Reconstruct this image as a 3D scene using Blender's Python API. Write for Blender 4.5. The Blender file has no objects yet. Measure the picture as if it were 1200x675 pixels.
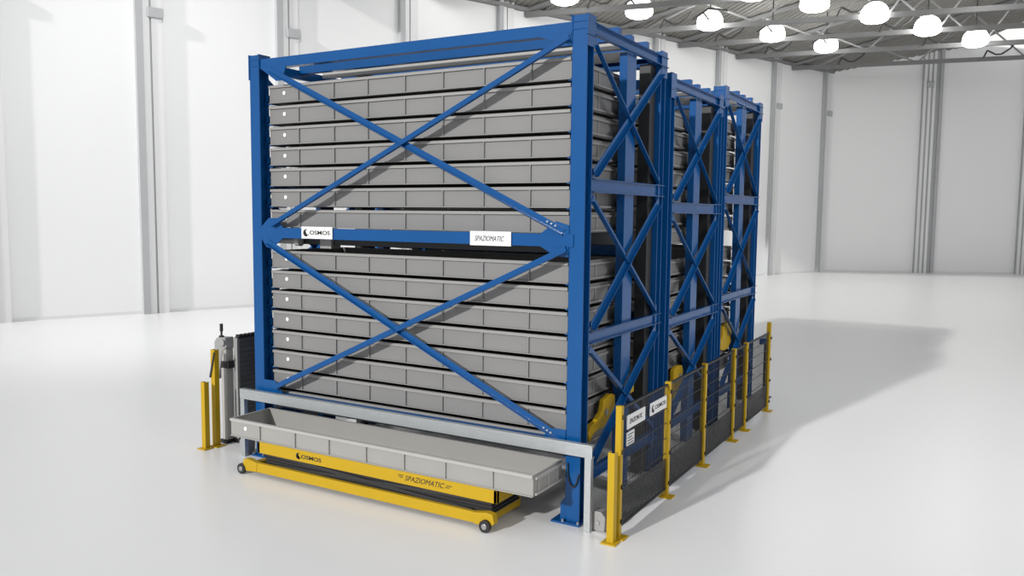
import bpy, bmesh, math, random
from mathutils import Vector as V, Matrix
random.seed(4)
SC = bpy.context.scene
COL = SC.collection

# ------------------------------------------------------------------ materials
def mat(name, rgb, rough=.5, metal=0., spec=.5, noise=0., nscale=8., bump=0., coat=0., stretch=None):
    m = bpy.data.materials.new(name); m.use_nodes = True
    nt = m.node_tree; b = nt.nodes['Principled BSDF']
    b.inputs['Base Color'].default_value = (*rgb, 1)
    b.inputs['Roughness'].default_value = rough
    b.inputs['Metallic'].default_value = metal
    b.inputs['Specular IOR Level'].default_value = spec
    b.inputs['Coat Weight'].default_value = coat; b.inputs['Coat Roughness'].default_value = .28
    if noise or bump:
        tc = nt.nodes.new('ShaderNodeTexCoord'); n = nt.nodes.new('ShaderNodeTexNoise')
        n.inputs['Scale'].default_value = nscale; n.inputs['Detail'].default_value = 5
        src = tc.outputs['Object']
        if stretch:
            mp = nt.nodes.new('ShaderNodeMapping'); mp.inputs['Scale'].default_value = stretch
            nt.links.new(src, mp.inputs['Vector']); src = mp.outputs['Vector']
        nt.links.new(src, n.inputs['Vector'])
        if noise:
            r = nt.nodes.new('ShaderNodeMapRange')
            r.inputs['To Min'].default_value = 1 - noise; r.inputs['To Max'].default_value = 1 + noise
            nt.links.new(n.outputs['Fac'], r.inputs['Value'])
            mx = nt.nodes.new('ShaderNodeVectorMath'); mx.operation = 'SCALE'
            mx.inputs[0].default_value = rgb
            nt.links.new(r.outputs['Result'], mx.inputs['Scale'])
            nt.links.new(mx.outputs['Vector'], b.inputs['Base Color'])
        if bump:
            bp = nt.nodes.new('ShaderNodeBump'); bp.inputs['Strength'].default_value = bump
            bp.inputs['Distance'].default_value = .01
            nt.links.new(n.outputs['Fac'], bp.inputs['Height']); nt.links.new(bp.outputs['Normal'], b.inputs['Normal'])
    return m

def emis(name, rgb, s):
    m = mat(name, rgb, .4)
    b = m.node_tree.nodes['Principled BSDF']
    b.inputs['Emission Color'].default_value = (*rgb, 1); b.inputs['Emission Strength'].default_value = s
    return m

M = dict(
    blue=mat('blue_paint', (.003, .070, .235), .2, 0, .36, .06, 3),
    tray=mat('tray_grey', (.205, .203, .202), .55, 0, .4, .05, 2.5),
    rim=mat('tray_rim', (.275, .27, .262), .5, 0, .5, .04, 3),
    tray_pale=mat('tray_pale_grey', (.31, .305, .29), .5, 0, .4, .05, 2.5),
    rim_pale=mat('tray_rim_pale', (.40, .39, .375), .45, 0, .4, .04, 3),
    white=mat('white_plastic', (.82, .82, .82), .4),
    yellow=mat('yellow_paint', (.47, .30, .008), .45, 0, .3, .06, 4),
    black=mat('black_rubber', (.012, .012, .013), .6),
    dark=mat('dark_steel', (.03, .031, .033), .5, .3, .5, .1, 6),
    galv=mat('galvanised_steel', (.40, .42, .43), .38, .5, .5, .12, 7, stretch=(1, 4, 4)),
    grey=mat('light_grey_enamel', (.30, .30, .295), .45, 0, .5, .05, 5),
    slat=mat('charcoal_slat', (.15, .15, .15), .55, .2, .5, .12, 6),
    wire=mat('black_wire', (.012, .012, .013), .5, .2),
    sign=mat('sign_white', (.72, .72, .72), .4),
    ink=mat('sign_ink', (.012, .012, .014), .5),
    red=mat('red_plastic', (.45, .02, .02), .4),
    steel=mat('wheel_steel', (.35, .35, .36), .35, .7),
    floor=mat('floor_epoxy', (.78, .78, .785), .30, 0, .35, .012, .6),
    wall=mat('wall_white', (.80, .80, .80), .7, 0, .2, .012, .5),
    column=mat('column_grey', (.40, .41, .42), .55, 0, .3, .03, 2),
    trimw=mat('column_white', (.70, .70, .70), .55, 0, .3, .02, 2),
    groove=mat('pipe_grey', (.40, .40, .41), .5, 0, .3, .03, 2),
    truss=mat('truss_grey', (.20, .20, .20), .6, 0, .3, .05, 2),
    web=mat('web_bar_grey', (.30, .30, .30), .6, 0, .3, .05, 2),
    deck=mat('roof_deck', (.21, .205, .19), .6, .1, .4, .1, 1.5),
    lamp=emis('lamp_opal', (1, 1, .98), 13.0),
    bracket=mat('lamp_bracket', (.05, .05, .05), .5),
)

# ------------------------------------------------------------------ mesh helpers
def box(bm, a, b):
    x0, x1 = sorted((a[0], b[0])); y0, y1 = sorted((a[1], b[1])); z0, z1 = sorted((a[2], b[2]))
    v = [bm.verts.new(p) for p in ((x0,y0,z0),(x1,y0,z0),(x1,y1,z0),(x0,y1,z0),(x0,y0,z1),(x1,y0,z1),(x1,y1,z1),(x0,y1,z1))]
    for f in ((0,3,2,1),(4,5,6,7),(0,1,5,4),(1,2,6,5),(2,3,7,6),(3,0,4,7)): bm.faces.new([v[i] for i in f])

def sweep(bm, p0, p1, prof, up):
    p0, p1, up = V(p0), V(p1), V(up); d = (p1 - p0).normalized()
    u = (up - up.dot(d) * d).normalized(); v = d.cross(u)
    n = len(prof)
    A = [bm.verts.new(p0 + u * a + v * b) for a, b in prof]
    B = [bm.verts.new(p1 + u * a + v * b) for a, b in prof]
    for i in range(n):
        j = (i + 1) % n; bm.faces.new((A[i], A[j], B[j], B[i]))
    bm.faces.new(A[::-1]); bm.faces.new(B)

def P_rect(w, h): return [(-w/2,-h/2),(w/2,-h/2),(w/2,h/2),(-w/2,h/2)]       # w along up
def P_H(h, b, tf, tw):                                                        # flanges perpendicular to up
    H, B, W = h/2, b/2, tw/2
    return [(-H,-B),(-H,B),(-H+tf,B),(-H+tf,W),(H-tf,W),(H-tf,B),(H,B),(H,-B),(H-tf,-B),(H-tf,-W),(-H+tf,-W),(-H+tf,-B)]
def P_C(dep, h, t):                                                           # web at 0, open towards +up
    H = h/2
    return [(0,-H),(0,H),(dep,H),(dep,H-t),(t,H-t),(t,-H+t),(dep,-H+t),(dep,-H)]
def P_L(a, b, t): return [(0,-a/2),(0,a/2),(b,a/2),(b,a/2-t),(t,a/2-t),(t,-a/2)]
def P_circ(r, n=14): return [(r*math.cos(2*math.pi*i/n), r*math.sin(2*math.pi*i/n)) for i in range(n)]

def tube(bm, pts, r, n=8):
    for a, b in zip(pts[:-1], pts[1:]):
        d = V(b) - V(a); up = V((0,0,1)) if abs(d.normalized().z) < .9 else V((1,0,0))
        sweep(bm, a, b, P_circ(r, n), up)

def prism(bm, pts, axis, c0, c1):
    """polygon pts in the two other axes, extruded along axis from c0 to c1"""
    def mk(p, c):
        return {'x': (c, p[0], p[1]), 'y': (p[0], c, p[1]), 'z': (p[0], p[1], c)}[axis]
    A = [bm.verts.new(mk(p, c0)) for p in pts]; B = [bm.verts.new(mk(p, c1)) for p in pts]
    n = len(pts)
    for i in range(n):
        j = (i+1) % n; bm.faces.new((A[i], A[j], B[j], B[i]))
    bm.faces.new(A[::-1]); bm.faces.new(B)

def lathe(bm, prof, n=32, c=(0,0,0)):
    rings = []
    for r, z in prof:
        if r < 1e-6: rings.append([bm.verts.new((c[0], c[1], c[2]+z))])
        else: rings.append([bm.verts.new((c[0]+r*math.cos(2*math.pi*i/n), c[1]+r*math.sin(2*math.pi*i/n), c[2]+z)) for i in range(n)])
    for A, B in zip(rings[:-1], rings[1:]):
        for i in range(n):
            j = (i+1) % n
            if len(A) == 1: bm.faces.new((A[0], B[j], B[i]))
            elif len(B) == 1: bm.faces.new((A[i], A[j], B[0]))
            else: bm.faces.new((A[i], A[j], B[j], B[i]))

def obj(name, bm, m, parent=None, loc=(0,0,0), bevel=0., smooth=False, rot=None):
    bmesh.ops.recalc_face_normals(bm, faces=bm.faces)
    me = bpy.data.meshes.new(name); bm.to_mesh(me); bm.free()
    me.materials.append(M[m] if isinstance(m, str) else m)
    o = bpy.data.objects.new(name, me); COL.objects.link(o)
    o.location = loc
    if rot: o.rotation_euler = rot
    if parent: o.parent = parent
    if smooth:
        for p in me.polygons: p.use_smooth = True
    if bevel:
        b = o.modifiers.new('edge', 'BEVEL'); b.width = bevel; b.segments = 2; b.limit_method = 'ANGLE'; b.angle_limit = math.radians(40)
    return o

def thing(name, label, cat, loc=(0,0,0), group=None):
    o = bpy.data.objects.new(name, None); COL.objects.link(o); o.location = loc; o.empty_display_size = .2
    return tag(o, label, cat, group)
def tag(o, label, cat, group=None):
    o['label'] = label; o['category'] = cat
    if group: o['group'] = group
    return o
def struct(o, label=None):
    o['kind'] = 'structure'
    if label: o['label'] = label
    return o
def dup(root, loc, label, group=None):
    r = root.copy(); COL.objects.link(r); r.location = loc; r['label'] = label
    if group: r['group'] = group
    for ch in list(root.children):
        c = ch.copy(); COL.objects.link(c); c.parent = r
        for g in list(ch.children):
            d = g.copy(); COL.objects.link(d); d.parent = c
    return r

def part(name, m, parent, fn, bevel=0., smooth=False):
    bm = bmesh.new(); fn(bm); return obj(name, bm, m, parent, bevel=bevel, smooth=smooth)

def text_part(name, body, m, parent, origin, right, up, width, height, shear=0., thick=.003, bold=.0):
    """raised lettering: lower left corner at origin, running along right"""
    cu = bpy.data.curves.new('t', 'FONT'); cu.body = body; cu.size = 1; cu.shear = shear; cu.offset = bold
    cu.extrude = .02; cu.resolution_u = 4
    t = bpy.data.objects.new('t', cu); COL.objects.link(t)
    dg = bpy.context.evaluated_depsgraph_get(); dg.update()
    me = bpy.data.meshes.new_from_object(t.evaluated_get(dg)); bpy.data.objects.remove(t); bpy.data.curves.remove(cu)
    xs = [v.co.x for v in me.vertices]; ys = [v.co.y for v in me.vertices]
    x0, x1, y0, y1 = min(xs), max(xs), min(ys), max(ys)
    R_, U_ = V(right).normalized(), V(up).normalized(); N_ = R_.cross(U_); O_ = V(origin)
    for v in me.vertices:
        a = (v.co.x-x0)/(x1-x0)*width; b = (v.co.y-y0)/(y1-y0)*height; c = (v.co.z/.02*.5+.5)*thick
        v.co = O_ + R_*a + U_*b + N_*c
    me.materials.append(M[m]); o = bpy.data.objects.new(name, me); COL.objects.link(o); o.parent = parent
    return o

def crescent_part(parent, origin, right, up, r, m='ink', thick=.003):
    R_, U_ = V(right).normalized(), V(up).normalized(); N_ = R_.cross(U_); O_ = V(origin)
    outer = [(r*math.cos(a), r*math.sin(a)) for a in [math.radians(50 + 300*i/28) for i in range(29)]]
    e = outer[-1]; s = outer[0]; cx = .34*r; ir = math.hypot(s[0]-cx, s[1])
    a0 = math.atan2(e[1], e[0]-cx); a1 = math.atan2(s[1], s[0]-cx)
    if a0 > 0: a0 -= 2*math.pi
    aa = [a0 - (a0 + 2*math.pi - a1)*i/22 for i in range(1, 22)]
    inner = [(cx + ir*math.cos(a), ir*math.sin(a)) for a in aa]
    pts = outer + inner
    bm = bmesh.new()
    A = [bm.verts.new(O_ + R_*x + U_*y) for x, y in pts]; B = [bm.verts.new(O_ + R_*x + U_*y + N_*thick) for x, y in pts]
    n = len(pts)
    for i in range(n): bm.faces.new((A[i], A[(i+1)%n], B[(i+1)%n], B[i]))
    bm.faces.new(A[::-1]); fb = bm.faces.new(B)
    bmesh.ops.triangulate(bm, faces=[f for f in bm.faces if len(f.verts) > 4])
    return obj('crescent_emblem', bm, m, parent)

# ------------------------------------------------------------------ camera
cam = bpy.data.cameras.new('camera'); co = bpy.data.objects.new('camera', cam); COL.objects.link(co)
cam.sensor_width = 36; cam.lens = 36*962.34/1200; cam.clip_end = 300
def cam_matrix(loc, pitch, yaw, roll):
    f = V((-math.sin(yaw)*math.cos(pitch), math.cos(yaw)*math.cos(pitch), -math.sin(pitch)))
    r = V((math.cos(yaw), math.sin(yaw), 0)); u = r.cross(f)
    r2 = math.cos(roll)*r + math.sin(roll)*u; u2 = -math.sin(roll)*r + math.cos(roll)*u
    m = Matrix((r2, u2, -f)).transposed().to_4x4(); m.translation = loc
    return m
co.matrix_world = cam_matrix((3.4091, -7.2443, 3.0911), .0893, .5266, .0098)
SC.camera = co

# ------------------------------------------------------------------ hall
PA, PC, PB = V((-19.954, 5.017)), V((-4.694, 42.681)), V((5.151, 47.774))
d1 = (PC-PA).normalized(); n1 = V((d1.y, -d1.x))          # along the left wall, inward normal
d2 = (PB-PC).normalized(); n2 = V((d2.y, -d2.x))
def q1(s, off=0): p = PA + d1*s + n1*off; return p
def q2(s, off=0): p = PC + d2*s + n2*off; return p
EAVE, PITCH = 11.25, .30

bm = bmesh.new(); box(bm, (-45, -30, -.2), (45, 75, 0)); struct(obj('floor', bm, 'floor'), 'pale grey polished hall floor')
def wall(name, a, b, n, h, label):
    bm = bmesh.new()
    prism(bm, [(a.x, a.y), (b.x, b.y), (b.x-n.x*.3, b.y-n.y*.3), (a.x-n.x*.3, a.y-n.y*.3)], 'z', 0, h)
    return struct(obj(name, bm, 'wall'), label)
wall('wall_left', q1(-16), q1(40.64), n1, EAVE+.25, 'long white wall on the left with grey pilasters')
wall('wall_back', q2(0), q2(30), n2, 18, 'white end wall of the hall')
for nm, q, n, d, L in (('baseboard_left', q1, n1, d1, (-16, 40.6)), ('baseboard_back', q2, n2, d2, (.05, 30))):
    bm = bmesh.new(); a, b = q(L[0], .0), q(L[1], .0)
    prism(bm, [(a.x, a.y), (b.x, b.y), (b.x+n.x*.02, b.y+n.y*.02), (a.x+n.x*.02, a.y+n.y*.02)], 'z', 0, .09)
    struct(obj(nm, bm, 'trimw'))

# wall columns: grey band with the side's shade put into its colour, white cover strip, downpipe with clamp
def pilaster(idx, q, n, d, s, kind, h):
    def strip(a, b, dep, z0=0, z1=h):
        bm = bmesh.new(); p0, p1 = q(s+a, 0), q(s+b, 0)
        prism(bm, [(p0.x, p0.y), (p1.x, p1.y), (p1.x+n.x*dep, p1.y+n.y*dep), (p0.x+n.x*dep, p0.y+n.y*dep)], 'z', z0, z1)
        return bm
    if kind == 'side':
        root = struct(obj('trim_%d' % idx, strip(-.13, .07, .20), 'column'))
        obj('cover_strip', strip(.07, .26, .15), 'trimw', root); obj('joint_strip', strip(.26, .32, .07), 'groove', root)
        c = obj('cover_strip', strip(.32, .62, .13), 'trimw', root)
        obj('pipe_clamp', strip(.20, .66, .22, 8.75, 9.05), 'column', c, bevel=.03)
    else:
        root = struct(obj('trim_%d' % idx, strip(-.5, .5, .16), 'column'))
        for a in (-.47, -.22, .03): obj('rib', strip(a, a+.14, .22), 'trimw', root)
        c = obj('edge_strip', strip(.38, .56, .26), 'groove', root)
        obj('pipe_clamp', strip(-.34, .04, .30, 10.4, 10.7), 'column', c, bevel=.03)
    return root
k = 1
for s in (-9.1, -4.6, -.35, 3.80, 8.07, 12.62, 17.0, 21.4, 25.8, 30.3, 34.85, 39.6):
    pilaster(k, q1, n1, d1, s, 'side', EAVE+.2); k += 1
for s in (5.35, 11.0, 16.6, 22.2):
    pilaster(k, q2, n2, d2, s, 'end', 14 if s > 5.5 else 12.6); k += 1

# pitched roof deck with ribs running up the slope
bm = bmesh.new()
s0, s1, run = 7.5, 46.0, 34.0; rib = .3; nr = int((s1-s0)/rib); prev = None
for i in range(nr+1):
    for t, dz in ((0, 0), (.10, 0), (.14, .07), (.26, .07)):
        s = s0 + i*rib + t
        a, b = q1(s, -.3), q1(s, run)
        z0 = EAVE - .3*PITCH + dz
        va = bm.verts.new((a.x, a.y, z0)); vb = bm.verts.new((b.x, b.y, EAVE + run*PITCH + dz))
        if prev: bm.faces.new((prev[0], prev[1], vb, va))
        prev = (va, vb)
ceil = obj('ceiling', bm, 'deck'); sm = ceil.modifiers.new('thick', 'SOLIDIFY'); sm.thickness = .05; sm.offset = 1
struct(ceil, 'corrugated grey pitched roof deck')
# eave beam along the wall top
bm = bmesh.new(); a, b = q1(7.5, .12), q1(40.3, .12)
sweep(bm, (a.x, a.y, EAVE-.06), (b.x, b.y, EAVE-.06), P_rect(.14, .2), (0,0,1)); struct(obj('trim_30', bm, 'truss'), 'eave beam along the top of the left wall')

dt = V((.983, .185)).normalized()
def roof_z(p): return EAVE + PITCH*((V(p)-PA).dot(n1))
def truss(s, label, braces):
    a = q1(s, .05); L = 24
    t = bpy.data.objects.new('roof_truss', None); COL.objects.link(t); t.location = (a.x, a.y, 11.0)
    struct(t, label)
    D = V((dt.x, dt.y, 0)); zt = lambda x: roof_z((a.x+dt.x*x, a.y+dt.y*x)) - 11.0 - .12
    bm = bmesh.new(); sweep(bm, (0,0,.0), D*L, P_rect(.20, .16), (0,0,1)); obj('bottom_chord', bm, 'truss', t)
    bm = bmesh.new(); sweep(bm, V((0,0,zt(0))), D*L + V((0,0,zt(L))), P_rect(.14, .16), (0,0,1)); obj('top_chord', bm, 'truss', t)
    x = 1.2; up = True
    while x < L-2.4:
        x2 = x + 2.4
        p, q_ = (D*x, D*x2 + V((0,0,zt(x2)))) if up else (D*x + V((0,0,zt(x))), D*x2)
        bm = bmesh.new(); sweep(bm, p, q_, P_rect(.07, .07), (0,0,1) if abs((q_-p).normalized().z) < .95 else (1,0,0)); obj('web_bar', bm, 'web', t)
        x = x2; up = not up
    for xb in braces:
        bm = bmesh.new(); o = D*xb
        N = V((-dt.y, dt.x, 0))
        pts = [(-.65,-.05), (-.5,.30), (-.12,.08), (.12,.08), (.5,.34), (.65,.55)]
        w = [o + D*px - N*.12 + V((0,0,pz+.1)) for px, pz in pts]
        tube(bm, w, .04, 6)
        obj('bridging_strut', bm, 'bracket', t)
    return t
for s, nm, br in ((18.27, 'frontmost in view', (3.2, 10.2)), (23.3, 'second from the front', (2.6, 9.6)), (27.4, 'third from the front', (2.3, 9.2)),
                  (31.7, 'fourth from the front', (2.0, 9.0)), (36.5, 'nearest the end wall', (2.9, 9.6)), (13.9, 'over the front of the roof', (3.4,))):
    truss(s, 'grey open web roof truss, ' + nm, br)

# dome lamps
def lamp(loc, label, bracket):
    t = thing('dome_lamp', label, 'lamp', loc, 'white dome lamps under the roof')
    R_ = .52
    bm = bmesh.new()
    lathe(bm, [(R_*math.sin(a), .02 + .50*math.cos(a)) for a in [math.pi/2*i/10 for i in range(11)]] + [(R_*1.02, -.10), (R_*.97, -.12)])
    obj('dome', bm, 'lamp', t, smooth=True)
    bm = bmesh.new(); lathe(bm, [(R_*.97, -.12), (R_*.95, -.18), (R_*.7, -.26), (R_*.35, -.30), (0, -.31)])
    obj('diffuser', bm, 'lamp', t, smooth=True)
    top = roof_z((loc[0], loc[1])) - loc[2] - .02
    bm = bmesh.new(); tube(bm, [(0,0,.5), (0,0,top)], .03, 8); lathe(bm, [(0,.60), (.10,.58), (.12,.48), (0,.48)], 16)
    obj('hanger', bm, 'bracket', t)
    if bracket:
        bm = bmesh.new(); w = bracket
        D = V((dt.x, dt.y, 0)); N = V((dt.y, -dt.x, 0))
        c = N*.56
        tube(bm, [c + D*-.62 + V((0,0,.02)), c + D*-.02 + V((0,0,.42)), c + D*.75 + V((0,0,.30))], .045, 6)
        tube(bm, [c + D*-.22 + V((0,0,.30)), c + D*.02 + V((0,0,-.02))], .04, 6)
        obj('wire_guard', bm, 'bracket', t)
    return t
for i, (x, y) in enumerate(((-12.2, 17.1), (-10.45, 20.2), (-8.85, 23.45), (-7.03, 26.68), (-5.30, 30.12), (-3.66, 33.64))):
    lamp((x, y, 11.02), 'white dome lamp with a dark strut, %s of the row nearer the left wall' % ['first', 'second', 'third', 'fourth', 'fifth', 'last'][i], True)
for i, (x, y) in enumerate(((-4.3, 22.7), (-2.70, 25.4), (-.99, 28.40), (.66, 31.77), (2.35, 35.30))):
    lamp((x, y, 11.0), 'white dome lamp clear of the wall, %s of the middle row' % ['first', 'second', 'third', 'fourth', 'last'][i], False)
lamp((3.0, 27.6, 11.45), 'white dome lamp at the right end, only its underside in view', False)

# ------------------------------------------------------------------ storage racks
W, DP, PW = 4.556, 2.18, .16
TRAY_X0, TRAY_L = -4.345, 4.125
def tops(dzu, dzl):
    u = [4.625 - .2515*i + dzu for i in range(7)]; l = [2.612 - .2510*i + dzl for i in range(8)]
    return u, l
TH = .208

def gusset(bm, pts, y0, y1, axis='y'): prism(bm, pts, axis, y0, y1)

def rack(y0, dz, dzm, dzl, label, front_detail, kind):
    t = thing('storage_rack', label, 'rack', (0, y0, 0), 'blue steel racks')
    H = 5.0 + dz; zt0, zt1 = 4.824+dz, 4.939+dz
    zf0, zf1 = 2.777+dzm, 2.904+dzm           # front mid beam
    zs0, zs1 = 3.315+dzm, 3.451+dzm           # side mid beam
    zl0, zl1 = 1.807+dzl, 1.93+dzl
    up, lo = tops(dz if dz else 0, dzl)
    def post(xc, yc, sgn, head, fy=.14):
        def f(bm): sweep(bm, (xc, yc, .02), (xc, yc, H-.02), P_H(PW, PW, .016, .012), (0,1,0))
        p = part('post', 'blue', t, f, bevel=.004)
        if True:
            def g(bm):
                box(bm, (xc-.08-(.13 if sgn > 0 else .03), yc-fy, 0), (xc+.08+(.03 if sgn > 0 else .13), yc+fy, .02))
                xg = xc - sgn*.08
                prism(bm, [(xg, .02), (xg - sgn*.055, .02), (xg - sgn*.05, .20), (xg, .26)], 'y', yc-.078, yc-.06)
                prism(bm, [(xg, .02), (xg - sgn*.055, .02), (xg - sgn*.05, .20), (xg, .26)], 'y', yc+.06, yc+.078)
            part('base_plate', 'blue', p, g, bevel=.002)
            def bolts(bm):
                for bx in (xc-.085, xc+.085):
                    sweep(bm, (bx, yc-fy+.022, .018), (bx, yc-fy+.022, .045), P_circ(.014, 6), (1,0,0))
            part('anchor_bolt', 'steel', p, bolts)
        if head:
            def hd(bm):
                yb = yc + .10
                box(bm, (xc-.090, yc-.09, H-.20), (xc-.074, yb, H))
                box(bm, (xc+.074, yc-.09, H-.20), (xc+.090, yb, H))
                xo = xc + sgn*.082
                box(bm, (xo-.008, yc-.09, H-.30), (xo+.008, yb, H-.19))
                box(bm, (xc-.076, yc-.075, H-.20), (xc+.076, yc-.063, H-.005))
                for z in (H-.065, H-.135): box(bm, (xc-.076, yc-.088, z-.006), (xc+.076, yb, z+.006))
            part('post_head', 'blue', p, hd, bevel=.002)
        return p
    posts = [post(-PW/2, .08, 1, True), post(-W+PW/2, .08, -1, True), post(-PW/2, DP-.08, 1, True, .105), post(-W+PW/2, DP-.08, -1, True, .105)]
    mids = []
    for sgn, xx in ((1, -.035), (-1, -W+.035)):
        def f(bm): sweep(bm, (xx, 1.21, .02), (xx, 1.21, zt0), P_C(.09, .26, .012), (-sgn, 0, 0))
        mids.append(part('middle_post', 'blue', t, f, bevel=.003))
    # support arms under each tray, both sides
    for (xi, sgn, p, mp) in ((-PW+.03, 1, posts[0], mids[0]), (-W+PW-.03, -1, posts[1], mids[1])):
        for zt in up + lo:
            zb = zt - TH
            def arm(bm, y0_, y1_):
                box(bm, (xi, y0_, zb+.03), (xi - sgn*.054, y1_, zb+.105))
                box(bm, (xi, y0_, zb-.014), (xi - sgn*.12, y1_, zb-.0015))
                box(bm, (xi, y0_, zb-.014), (xi - sgn*.012, y1_, zb+.105))
            part('support_arm', 'blue', p, lambda bm: arm(bm, .115, .34))
            if sgn > 0: part('support_arm', 'blue', mp, lambda bm: arm(bm, 1.32, 1.50))
    # beams
    def beam(name, p0, p1, prof, upv, m='blue', parent=t, bev=.003): return part(name, m, parent, lambda bm: sweep(bm, p0, p1, prof, upv), bevel=bev)
    beam('front_beam', (-W+PW, .01, (zt0+zt1)/2), (-PW, .01, (zt0+zt1)/2), P_C(.10, zt1-zt0, .012), (0,1,0))
    fm = beam('front_beam', (-W+PW-.03, -.012, (zf0+zf1)/2), (-PW+.05, -.012, (zf0+zf1)/2), P_C(.012, zf1-zf0, .006), (0,1,0))
    part('beam_flange', 'blue', fm, lambda bm: (box(bm, (-W+PW, 0, zf1-.012), (-PW, .10, zf1)), box(bm, (-W+PW, 0, zf0), (-PW, .10, zf0+.012))))
    beam('front_beam', (-W+PW, .01, .79+dzl), (-PW, .01, .79+dzl), P_C(.075, .11, .012), (0,1,0))
    beam('back_beam', (-W+PW, DP-.01, (zt0+zt1)/2), (-PW, DP-.01, (zt0+zt1)/2), P_C(.10, zt1-zt0, .012), (0,-1,0))
    beam('back_beam', (-W+PW, DP-.01, (zl0+zl1)/2), (-PW, DP-.01, (zl0+zl1)/2), P_C(.10, zl1-zl0, .012), (0,-1,0))
    for sgn, xo in ((1, -.03), (-1, -W+.03)):
        for za, zb in ((zt0, zt1), (zs0, zs1), (zl0, zl1), (.40, .52)):
            yA, yB = (.17, DP-.01) if za != zt0 else (.17, DP+.03)
            beam('side_beam', (xo, yA, (za+zb)/2), (xo, yB, (za+zb)/2), P_C(.055, zb-za, .010), (sgn, 0, 0))
            if za != zt0:
                for yc in (.19, DP-.13):
                    for z in (za-.05, zb+.05):
                        part('beam_cleat', 'blue', t, lambda bm: box(bm, (xo, yc-.05, z-.05), (xo+sgn*.014, yc+.05, z+.05)), bevel=.002)
        # crossed side braces
        for za, zb in ((zs1, zt0), (zl1, zs0), (.52, zl0)):
            for rev in (0, 1):
                p0 = V((xo+sgn*(.012+.016*rev), .20, zb-.06)); p1 = V((xo+sgn*(.012+.016*rev), DP-.16, za+.05))
                if rev: p0.z, p1.z = p1.z, p0.z
                beam('side_brace', p0, p1, P_L(.085, .05, .008), (sgn if not rev else sgn, 0, 0))
    # front braces
    if front_detail:
        for p0, p1, rv in (((-4.20, 4.80), (-.21, 2.93), 0), ((-4.18, 2.94), (-.18, 4.79), 1), ((-4.28, 2.73), (-.17, .845), 0), ((-4.17, .93), (-.18, 2.76), 1)):
            y = -.012 - .014*rv
            beam('front_brace', (p0[0], y, p0[1]), (p1[0], y, p1[1]), P_L(.066, .045, .007), (0,-1,0), bev=0)
        for pts in ([(-4.36, 4.83), (-3.93, 4.83), (-4.00, 4.66), (-4.10, 4.66)], [(-.55, 4.83), (-.16, 4.83), (-.16, 4.72)],
                    [(-4.40, 2.90), (-4.26, 3.02), (-4.12, 3.02), (-4.02, 2.90)], [(-4.40, 2.78), (-4.02, 2.78), (-4.2, 2.66), (-4.30, 2.66)],
                    [(-.48, 2.90), (-.16, 2.90), (-.16, 2.99), (-.3, 3.03)], [(-.48, 2.78), (-.3, 2.68), (-.16, 2.68), (-.16, 2.78)],
                    [(-4.40, .83), (-4.40, 1.0), (-4.2, 1.0), (-4.05, .83)], [(-.45, .83), (-.3, .95), (-.16, .95), (-.16, .83)]):
            part('gusset', 'blue', t, lambda bm: prism(bm, pts, 'y', -.010, .004))
        def bl(bm):
            for x, z in ((-.30, 2.985), (-.345, 3.005), (-.39, 3.025), (-.28, 2.695), (-.325, 2.675), (-.37, 2.655), (-.32, .905), (-.36, .925), (-.40, .945)):
                sweep(bm, (x, -.018, z), (x, -.032, z), P_circ(.011, 6), (0,0,1))
        part('bolt_set', 'galv', t, bl)
        part('cable', 'black', t, lambda bm: tube(bm, [(-.13, -.012, .62), (-.125, -.014, .5), (-.10, -.016, .42), (-.06, -.016, .38), (-.03, -.014, .42), (-.005, -.012, .52)], .008, 6))
    # top cross members, drive shaft
    for y in (.86, 1.66):
        zt = H - .02
        beam('top_cross_beam', (-W+.02, y, zt-.015), (-.03, y, zt-.015), P_rect(.14, .08), (0,0,1))
    beam('top_rail', (-W+.10, 1.20, H-.075), (-.14, 1.20, H-.075), P_rect(.085, .07), (0,0,1), 'rim_pale')
    part('rail_bracket', 'blue', t, lambda bm: box(bm, (-.135, 1.15, H-.06), (-.03, 1.25, H+.02)), bevel=.004)
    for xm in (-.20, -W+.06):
        part('shade_strip', 'dark', t, lambda bm: box(bm, (xm, 1.84, .02), (xm+.14, 2.005, zt0)), bevel=.006)  # added dark box standing in for the shade in front of the back post
    beam('gantry_rail', (-W+PW, 1.40, zt0+.02), (-PW, 1.40, zt0+.02), P_rect(.10, .07), (0,0,1), 'rim_pale')
    part('gantry_motor', 'dark', t, lambda bm: (box(bm, (-4.0, 1.32, zt0-.05), (-3.82, 1.5, zt0+.1)), tube(bm, [(-4.15, 1.4, zt0), (-4.0, 1.4, zt0)], .05, 12)), bevel=.01)
    # black drive bar behind the middle beam with a grey gear block
    gl, gh = (.12, .10) if front_detail else (.08, .05)
    if not front_detail: zf0 += .06
    db = beam('drive_bar', (-W+PW+.03, .30, zf0-.03), (-PW-.03, .30, zf0-.03), P_rect(.09, .12), (0,0,1), 'dark')
    part('gear_block', 'grey', db, lambda bm: box(bm, (-3.62, .20, zf0-gl), (-3.44, .37, zf0+gh)), bevel=.006)
    part('coupling', 'rim_pale', db, lambda bm: (tube(bm, [(-4.33, .2, zf0-.04), (-3.95, .2, zf0-.04)], .035, 14), tube(bm, [(-4.0, .2, zf0-.04), (-3.93, .2, zf0-.04)], .06, 14)), smooth=False)
    return t, up, lo

RK = [rack(0, 0, 0, 0, 'front blue steel rack bay with crossed braces over its tray fronts', True, 0),
      rack(2.37, -.19, -.19, -.1, 'middle blue steel rack bay, slightly lower than its two neighbours', False, 1),
      rack(4.67, -.03, -.03, -.0, 'rear blue steel rack bay farthest from the loading trolley', False, 2)]

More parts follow.
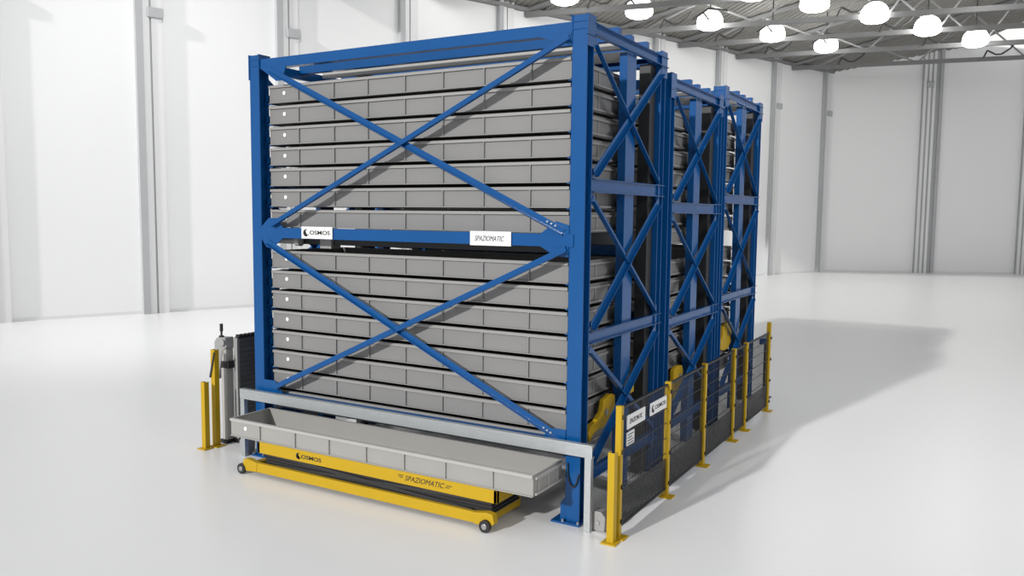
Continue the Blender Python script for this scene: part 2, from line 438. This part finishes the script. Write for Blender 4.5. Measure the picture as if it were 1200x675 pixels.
# ------------------------------------------------------------------ trays
RIBS = [.49, 1.05, 1.56, 2.09, 2.60, 3.12, 3.68]
def make_tray(dep, label, group, loc, mt='tray', mr='rim'):
    L, h, t = TRAY_L, TH, .008
    bm = bmesh.new()
    box(bm, (0, 0, 0), (L, dep, t))                            # floor
    box(bm, (0, 0, t), (L, t, h)); box(bm, (0, dep-t, t), (L, dep, h))
    box(bm, (0, t, t), (t, dep-t, h)); box(bm, (L-t, t, t), (L, dep-t, h))
    box(bm, (0, -.014, 0), (L, 0, .012))                       # lower lip
    for x in RIBS:
        prism(bm, [(x-.007, 0), (x-.007, -.018), (x+.007, -.018), (x+.007, 0)], 'z', .012, h-.022)
    r = obj('storage_tray', bm, mt, loc=loc); tag(r, label, 'tray', group)
    def rim(bm):
        box(bm, (0, -.020, h-.026), (L, -.001, h)); box(bm, (0, -.020, h), (L, .020, h+.006))
        box(bm, (0, dep-.02, h), (L, dep+.02, h+.006))
        box(bm, (0, .02, h), (.02, dep-.02, h+.006)); box(bm, (L-.02, .02, h), (L, dep-.02, h+.006))
    part('rim', mr, r, rim, bevel=.002)
    part('label_disc', 'white', r, lambda bm: (sweep(bm, (.25, -.001, .115), (.25, -.007, .115), P_circ(.024, 20), (0,0,1)), sweep(bm, (.25, -.007, .115), (.25, -.013, .115), P_circ(.011, 12), (0,0,1))))
    for x0, sg in ((0, -1), (L, 1)):
        def endr(bm):
            box(bm, (x0, .03, h-.045), (x0+sg*.022, dep-.03, h-.02))
            box(bm, (x0, .03, .012), (x0+sg*.022, dep-.03, .032))
            for y in (.10, dep*.5, dep-.10): box(bm, (x0, y-.012, .032), (x0+sg*.010, y+.012, h-.045))
        part('end_rail', mr, r, endr)
    return r
ORD = ['topmost', 'second from the top', 'third from the top', 'fourth from the top', 'fifth from the top', 'sixth from the top', 'seventh from the top', 'lowest']
BAY = ['front', 'middle', 'rear']
proto = None
for b, (y0, (t, up, lo)) in enumerate(zip((0, 2.37, 4.67), RK)):
    for nm, lst in (('upper', up), ('lower', lo)):
        for i, z in enumerate(lst):
            o_ = ORD[i] if not (nm == 'upper' and i == 6) else 'lowest'
            lab = 'long grey steel tray, %s of the %s stack in the %s rack' % (o_, nm, BAY[b])
            loc = (TRAY_X0, y0+.12, z-TH)
            g = 'grey trays in the %s rack' % BAY[b]
            if proto is None: proto = make_tray(1.28, lab, g, loc)
            else: dup(proto, loc, lab, g)

# ------------------------------------------------------------------ lift carriages (yellow), one per rack
def carriage(y0, zsh, pts, label, tz):
    t = thing('lift_carriage', label, 'lift carriage', (0, y0, 0), 'yellow lift carriages')
    z = zsh
    part('cross_beam', 'yellow', t, lambda bm: box(bm, (-W+.20, 1.56, z-.14), (-.20, 1.66, z+.06)), bevel=.005)
    for xo in (-.135, -W+.075):
        pl = part('end_plate', 'yellow', t, lambda bm: prism(bm, pts, 'x', xo, xo+.06), bevel=.012)
        ya, yb = max(p[0] for p in pts)-.06, 1.72
        part('tie_bar', 'yellow', pl, lambda bm: box(bm, (xo+.005, ya, tz), (xo-.02, yb, tz+.07)) if xo > -1 else box(bm, (xo+.055, ya, tz), (xo+.08, yb, tz+.07)))
        cy = sum(p[0] for p in pts)/len(pts); cz = sum(p[1] for p in pts)/len(pts)
        part('guide_roller', 'steel', pl, lambda bm: sweep(bm, (xo-.01, cy+.10, cz+.05), (xo+.075, cy+.10, cz+.05), P_circ(.035, 16), (0,0,1)))
    return t
shapeA = [(.36, .83), (.40, .90), (.55, .93), (.70, 1.00), (.74, 1.12), (.92, 1.155), (1.04, 1.13), (1.05, 1.00), (.90, .86), (.74, .82), (.62, .83), (.48, .80), (.40, .74)]
shapeB = [(.50, .72), (.50, .88), (.62, .93), (.62, 1.08), (.76, 1.12), (.95, 1.10), (1.00, 1.0), (.96, .88), (.80, .80), (.70, .70)]
shapeC = [(.46, 1.06), (.46, 1.20), (.56, 1.24), (.56, 1.40), (.70, 1.43), (1.02, 1.42), (1.05, 1.30), (1.02, 1.10), (.86, 1.02), (.62, 1.02)]
carriage(0, 1.07, shapeA, 'yellow lift carriage with a notched end plate in the front rack', 1.03)
carriage(2.37, 1.02, shapeB, 'yellow lift carriage with an end plate in the middle rack', .94)
carriage(4.67, 1.32, shapeC, 'yellow lift carriage with a squarish end plate in the rear rack', 1.28)

# ------------------------------------------------------------------ galvanised guard rail across the front
g = thing('guard_rail', 'galvanised steel rail across the front of the rack above the loading trolley', 'rail', (0, 0, 0))
part('rail', 'galv', g, lambda bm: sweep(bm, (-4.68, -.145, .808), (.195, -.145, .808), P_C(.065, .125, .006), (0,1,0)), bevel=.002)
for x in (.145, -4.65):
    part('leg', 'galv', g, lambda bm: box(bm, (x-.035, -.135, 0), (x+.035, -.075, .745)), bevel=.003)
for x in (.15, -4.80):
    fb = part('foot_box', 'grey', g, lambda bm: prism(bm, [(x, .01), (x+.15, .01), (x+.16, .15), (x+.115, .20), (x+.03, .20), (x, .16)], 'y', -.06, .06), bevel=.006)
    part('foot_bolt', 'steel', fb, lambda bm: sweep(bm, (x+.08, -.06, .09), (x+.08, -.072, .09), P_circ(.02, 10), (0,0,1)))

# ------------------------------------------------------------------ loading trolley (scissor table) and the tray on it
t = thing('loading_trolley', 'low yellow scissor-lift trolley on small wheels in front of the rack', 'trolley', (0, 0, 0))
part('table_frame', 'yellow', t, lambda bm: (box(bm, (-3.87, -.61, .288), (-.594, -.565, .42)), box(bm, (-3.87, -.02, .288), (-.594, .02, .42)),
     box(bm, (-3.87, -.61, .288), (-3.83, .02, .42)), box(bm, (-.634, -.61, .288), (-.594, .02, .42)), box(bm, (-3.84, -.58, .40), (-.62, 0, .418))), bevel=.004)
part('base_frame', 'yellow', t, lambda bm: (box(bm, (-4.02, -.62, .055), (-.70, -.57, .165)), box(bm, (-4.02, .0, .055), (-.70, .05, .165)),
     box(bm, (-4.0, -.60, .075), (-3.92, .04, .15)), box(bm, (-.80, -.60, .06), (-.705, .04, .16))), bevel=.004)
part('bellows', 'black', t, lambda bm: [box(bm, (-3.80+.012*(i % 2), -.56+.012*(i % 2), .15+.017*i), (-.68-.012*(i % 2), -.01-.012*(i % 2), .167+.017*i)) for i in range(9)])
for i, y in enumerate((-.565, -.0)):
    part('scissor_arm', 'dark', t, lambda bm: sweep(bm, (-3.6, y, .16), (-.9, y, .28), P_rect(.035, .015), (0,0,1)))
    part('scissor_arm', 'dark', t, lambda bm: sweep(bm, (-.9, y-.004, .16), (-3.6, y-.004, .28), P_rect(.035, .015), (0,0,1)))
for x, sg in ((-4.02, -1), (-.70, 1)):
    for y in (-.60, .0):
        if y == .0: x = -3.82 if sg < 0 else -.92
        fk = part('wheel_fork', 'yellow', t, lambda bm: prism(bm, [(x-sg*.14, .055), (x-sg*.16, .165), (x, .19), (x+sg*.07, .18), (x+sg*.09, .09), (x+sg*.03, .045)], 'y', y-.035 if sg > 0 else y-.027, y+.045), bevel=.006)
        cx = x + (sg*.10 if sg < 0 else -.0); yy = y - (.075 if sg > 0 else .045)
        wl = part('wheel', 'black', fk, lambda bm: sweep(bm, (cx, yy-.0, .062), (cx, yy+.045, .062), P_circ(.062, 24), (0,0,1)), bevel=.006)
        part('hub', 'steel', wl, lambda bm: sweep(bm, (cx, yy-.006, .062), (cx, yy+.05, .062), P_circ(.03, 16), (0,0,1)), bevel=.004)
crescent_part(t, (-3.215, -.611, .352), (1,0,0), (0,0,1), .036)
text_part('lettering', 'OSMOS', 'ink', t, (-3.172, -.610, .330), (1,0,0), (0,0,1), .30, .045, 0, .002, .02)
text_part('lettering', 'SPAZIOMATIC', 'ink', t, (-1.71, -.610, .332), (1,0,0), (0,0,1), .50, .055, .35, .002, .0)
def dashes(bm):
    for x0, x1 in ((-1.80, -1.73), (-1.79, -1.735), (-1.20, -1.13), (-1.195, -1.14)):
        pass
    for x0, x1, z in ((-1.80, -1.73, .375), (-1.785, -1.74, .355), (-1.185, -1.12, .365), (-1.20, -1.15, .345)):
        box(bm, (x0, -.6125, z), (x1, -.6095, z+.007))
part('speed_lines', 'ink', t, dashes)
make_tray(.60, 'long empty grey tray resting on the yellow trolley in front of the rack', 'grey tray on the trolley', (-4.335, -.585, .4215), 'tray_pale', 'rim_pale')

# ------------------------------------------------------------------ signs
def sign(name, label, origin, right, up, w, h, text, crescent=False, rows=0):
    R_, U_ = V(right), V(up); N_ = R_.cross(U_); O_ = V(origin)
    bm = bmesh.new(); c0 = O_ - N_*.008; pts = [c0, c0+R_*w, c0+R_*w+U_*h, c0+U_*h]
    A = [bm.verts.new(p) for p in pts]; B = [bm.verts.new(p + N_*.008) for p in pts]
    for i in range(4): bm.faces.new((A[i], A[(i+1)%4], B[(i+1)%4], B[i]))
    bm.faces.new(A[::-1]); bm.faces.new(B)
    s = tag(obj(name, bm, 'sign'), label, 'sign')
    if crescent:
        crescent_part(s, O_ + R_*w*.15 + U_*h*.48, R_, U_, h*.30)
        text_part('lettering', text, 'ink', s, O_ + R_*w*.27 + U_*h*.34, R_, U_, w*.66, h*.34, 0, .002, .015)
    elif text:
        text_part('lettering', text, 'ink', s, O_ + R_*w*.12 + U_*h*.32, R_, U_, w*.72, h*.36, .35, .002, 0)
    if rows:
        def rr(bm):
            for i in range(rows):
                z = h*(.82 - .22*i)
                for a, b in ((.1, .9) if i != 1 else (.1, .7),):
                    p = [O_ + R_*w*a + U_*(z-h*.07), O_ + R_*w*b + U_*(z-h*.07), O_ + R_*w*b + U_*(z+h*.03), O_ + R_*w*a + U_*(z+h*.03)]
                    A = [bm.verts.new(x) for x in p]; B = [bm.verts.new(x + N_*.001) for x in p]
                    for k in range(4): bm.faces.new((A[k], A[(k+1)%4], B[(k+1)%4], B[k]))
                    bm.faces.new(B)
        part('printed_rows', 'slat', s, rr)
    return s
sign('beam_sign', 'small white sign with a black crescent emblem on the blue middle beam', (-3.697, -.0285, 2.782), (1,0,0), (0,0,1), .485, .142, 'OSMOS', True)
sign('beam_sign', 'white sign with slanted black lettering on the blue middle beam', (-1.30, -.0285, 2.768), (1,0,0), (0,0,1), .495, .148, 'SPAZIOMATIC')
FX = .45
sign('fence_sign', 'white fence sign with slanted lettering beside the first yellow post', (FX+.022, .05, 1.03), (0,1,0), (0,0,1), .475, .135, 'SPAZIOMATIC')
sign('fence_sign', 'white fence sign with a crescent emblem next to the second yellow post', (FX+.022, .675, 1.03), (0,1,0), (0,0,1), .485, .132, 'OSMOS', True)
sign('fence_notice', 'small white notice with dark rows below the slanted lettering fence sign', (FX+.022, .05, .865), (0,1,0), (0,0,1), .19, .132, '', rows=4)

# ------------------------------------------------------------------ right hand safety fence
f = thing('safety_fence', 'yellow posted black wire mesh fence along the right of the racks', 'fence', (0, 0, 0))
PY = [-.09, 1.265, 2.585, 3.92, 4.57, 5.97]; FH = 1.29
for i, y in enumerate(PY):
    h = FH if i < 5 else 1.43
    p = part('post', 'yellow', f, lambda bm: box(bm, (FX-.03, y-.03, .012), (FX+.03, y+.03, h)), bevel=.004)
    part('base_plate', 'yellow', p, lambda bm: box(bm, (FX-.06, y-.07, 0), (FX+.09, y+.07, .014)), bevel=.003)
    part('mesh_clip', 'black', p, lambda bm: [sweep(bm, (FX+.0, y+.01, z), (FX+.045, y+.01, z), P_circ(.022, 12), (0,0,1)) for z in (.16, .50, .84, 1.18)])
for i in range(5):
    a, b = PY[i]+.03, PY[i+1]-.03
    def mesh(bm):
        n = int((b-a)/.034)
        for k in range(n+1):
            y = a + (b-a)*k/n
            box(bm, (FX-.002, y-.0019, .10), (FX+.002, y+.0019, FH-.03))
        zs = [.10 + .021*k for k in range(17)] + [.5, .67, .84, 1.0, 1.14, FH-.03]
        for z in zs: hw = .007 if z < .45 else .004; box(bm, (FX+.002, a, z-hw), (FX+.007, b, z+hw))
        for z in (.10, FH-.03): box(bm, (FX-.012, a, z-.012), (FX+.012, b, z+.012))
    part('mesh_panel', 'wire', f, mesh)

# short yellow sensor post beside the fence end, and the pair on the left
def sensor_post(x, y, h, label):
    t = thing('sensor_post', label, 'safety post', (x, y, 0))
    part('column', 'yellow', t, lambda bm: sweep(bm, (0,0,.012), (0,0,h), P_C(.075, .07, .008), (0,1,0)), bevel=.003)
    part('base_plate', 'yellow', t, lambda bm: box(bm, (-.075, -.05, 0), (.075, .085, .014)), bevel=.003)
    part('lens_strip', 'black', t, lambda bm: box(bm, (-.012, .009, .12), (.012, .02, h-.06)))
    return t
sensor_post(FX-.0, -.275, .877, 'short yellow sensor post in front of the right fence')
sensor_post(-5.32, -.19, .885, 'short yellow sensor post left of the trolley')
t = thing('sensor_post', 'tall yellow sensor post in front of the charcoal slatted guard', 'safety post', (-5.31, -.03, 0))
part('column', 'yellow', t, lambda bm: sweep(bm, (0,0,.012), (0,0,1.29), P_C(.075, .075, .008), (0,1,0)), bevel=.003)
part('base_plate', 'yellow', t, lambda bm: box(bm, (-.06, -.045, 0), (.10, .11, .014)), bevel=.003)
part('strap', 'black', t, lambda bm: sweep(bm, (-.045, -.006, .92), (.045, -.006, 1.26), P_rect(.03, .006), (1,0,0)))

# control cabinet with joystick
t = thing('control_column', 'slim light grey control column with a joystick behind the left yellow post', 'control column', (-5.36, .13, 0))
part('body', 'rim_pale', t, lambda bm: box(bm, (-.02, .03, .02), (.085, .16, 1.28)), bevel=.015)
part('foot', 'black', t, lambda bm: box(bm, (-.04, .01, 0), (.10, .19, .05)), bevel=.004)
cs = part('console', 'grey', t, lambda bm: prism(bm, [(-.11, .86), (-.13, 1.36), (-.08, 1.42), (.08, 1.43), (.11, 1.30), (.03, 1.24), (-.06, .86)], 'y', .02, .17), bevel=.012)
part('joystick', 'black', cs, lambda bm: (tube(bm, [(-.05, .08, 1.42), (-.05, .08, 1.50)], .014, 10), tube(bm, [(-.05, .08, 1.50), (-.05, .08, 1.60)], .022, 12), tube(bm, [(-.05, .08, 1.415), (-.05, .08, 1.44)], .035, 14)))
part('hour_dial', 'grey', cs, lambda bm: sweep(bm, (.05, .02, 1.36), (.05, -.01, 1.36), P_circ(.045, 18), (0,0,1)), bevel=.006)
part('band', 'black', t, lambda bm: box(bm, (-.024, .024, 1.02), (.14, .166, 1.11)))

# charcoal slatted guard along the left side
t = thing('slatted_guard', 'charcoal slatted guard panel along the left of the front rack', 'guard panel', (-5.20, .27, 0))
part('slat_panel', 'slat', t, lambda bm: [box(bm, (-.02 + .006*(i % 2), 0, .06+.033*i), (.03 - .006*(i % 2), 1.75, .06+.033*i+.031)) for i in range(41)])
part('bottom_rail', 'black', t, lambda bm: box(bm, (-.06, -.02, 0), (.07, 1.78, .06)))
part('top_rail', 'black', t, lambda bm: [box(bm, (-.03, .0, 1.413), (.04, 1.77, 1.43))] + [box(bm, (-.03, .02+.07*i, 1.43), (.04, .055+.07*i, 1.46)) for i in range(25)])
part('end_stile', 'grey', t, lambda bm: [box(bm, (-.03, -.02, .06), (.04, .02, 1.42))])
part('indicator', 'red', t, lambda bm: box(bm, (-.01, .52, 1.46), (.03, .60, 1.50)), bevel=.004)

# dark stand by the far end of the fence
t = thing('light_barrier_stand', 'dark blue stand with a top box behind the far end of the fence', 'stand', (.2, 6.95, 0))
part('upright', 'dark', t, lambda bm: box(bm, (-.035, -.035, .02), (.035, .035, 1.0)), bevel=.004)
part('base_plate', 'dark', t, lambda bm: box(bm, (-.09, -.09, 0), (.09, .09, .02)))
part('top_box', 'blue', t, lambda bm: box(bm, (-.06, -.30, .96), (.06, .06, 1.06)), bevel=.01)

# ------------------------------------------------------------------ light
w = bpy.data.worlds.new('world'); SC.world = w; w.use_nodes = True
bg = w.node_tree.nodes['Background']; bg.inputs['Color'].default_value = (.97, .985, 1, 1); bg.inputs['Strength'].default_value = .60
def spot(name, loc, target, power, size, cone, blend, col=(1,1,1)):
    l = bpy.data.lights.new(name, 'SPOT'); l.energy = power; l.shadow_soft_size = size; l.spot_size = math.radians(cone); l.spot_blend = blend; l.color = col
    o = bpy.data.objects.new(name, l); COL.objects.link(o); o.location = loc
    o.rotation_euler = (V(target)-V(loc)).to_track_quat('-Z', 'Y').to_euler()
    return o
sl = bpy.data.lights.new('daylight', 'SUN'); sl.energy = 2.9; sl.angle = math.radians(1.8); sl.color = (1, .985, .96)
so = bpy.data.objects.new('daylight', sl); COL.objects.link(so); so.location = (-5, -20, 15)
so.rotation_euler = V((2.6, 12.0, -4.95)).to_track_quat('-Z', 'Y').to_euler()
spot('wall_fill_light', (-10.0, 4.0, 11.5), (-18, 9.5, 2.5), 2000, .6, 120, .9)  # added unseen fill light, brightens the left wall
spot('right_fill_light', (15, -3, 11), (2.5, 14, 0), 6300, 1.2, 95, .9)  # added unseen fill from the right for floor and rack sides

SC.view_settings.view_transform = 'Standard'; SC.view_settings.look = 'None'
SC.view_settings.gamma = 1; SC.view_settings.use_curve_mapping = False; SC.view_settings.exposure = 0
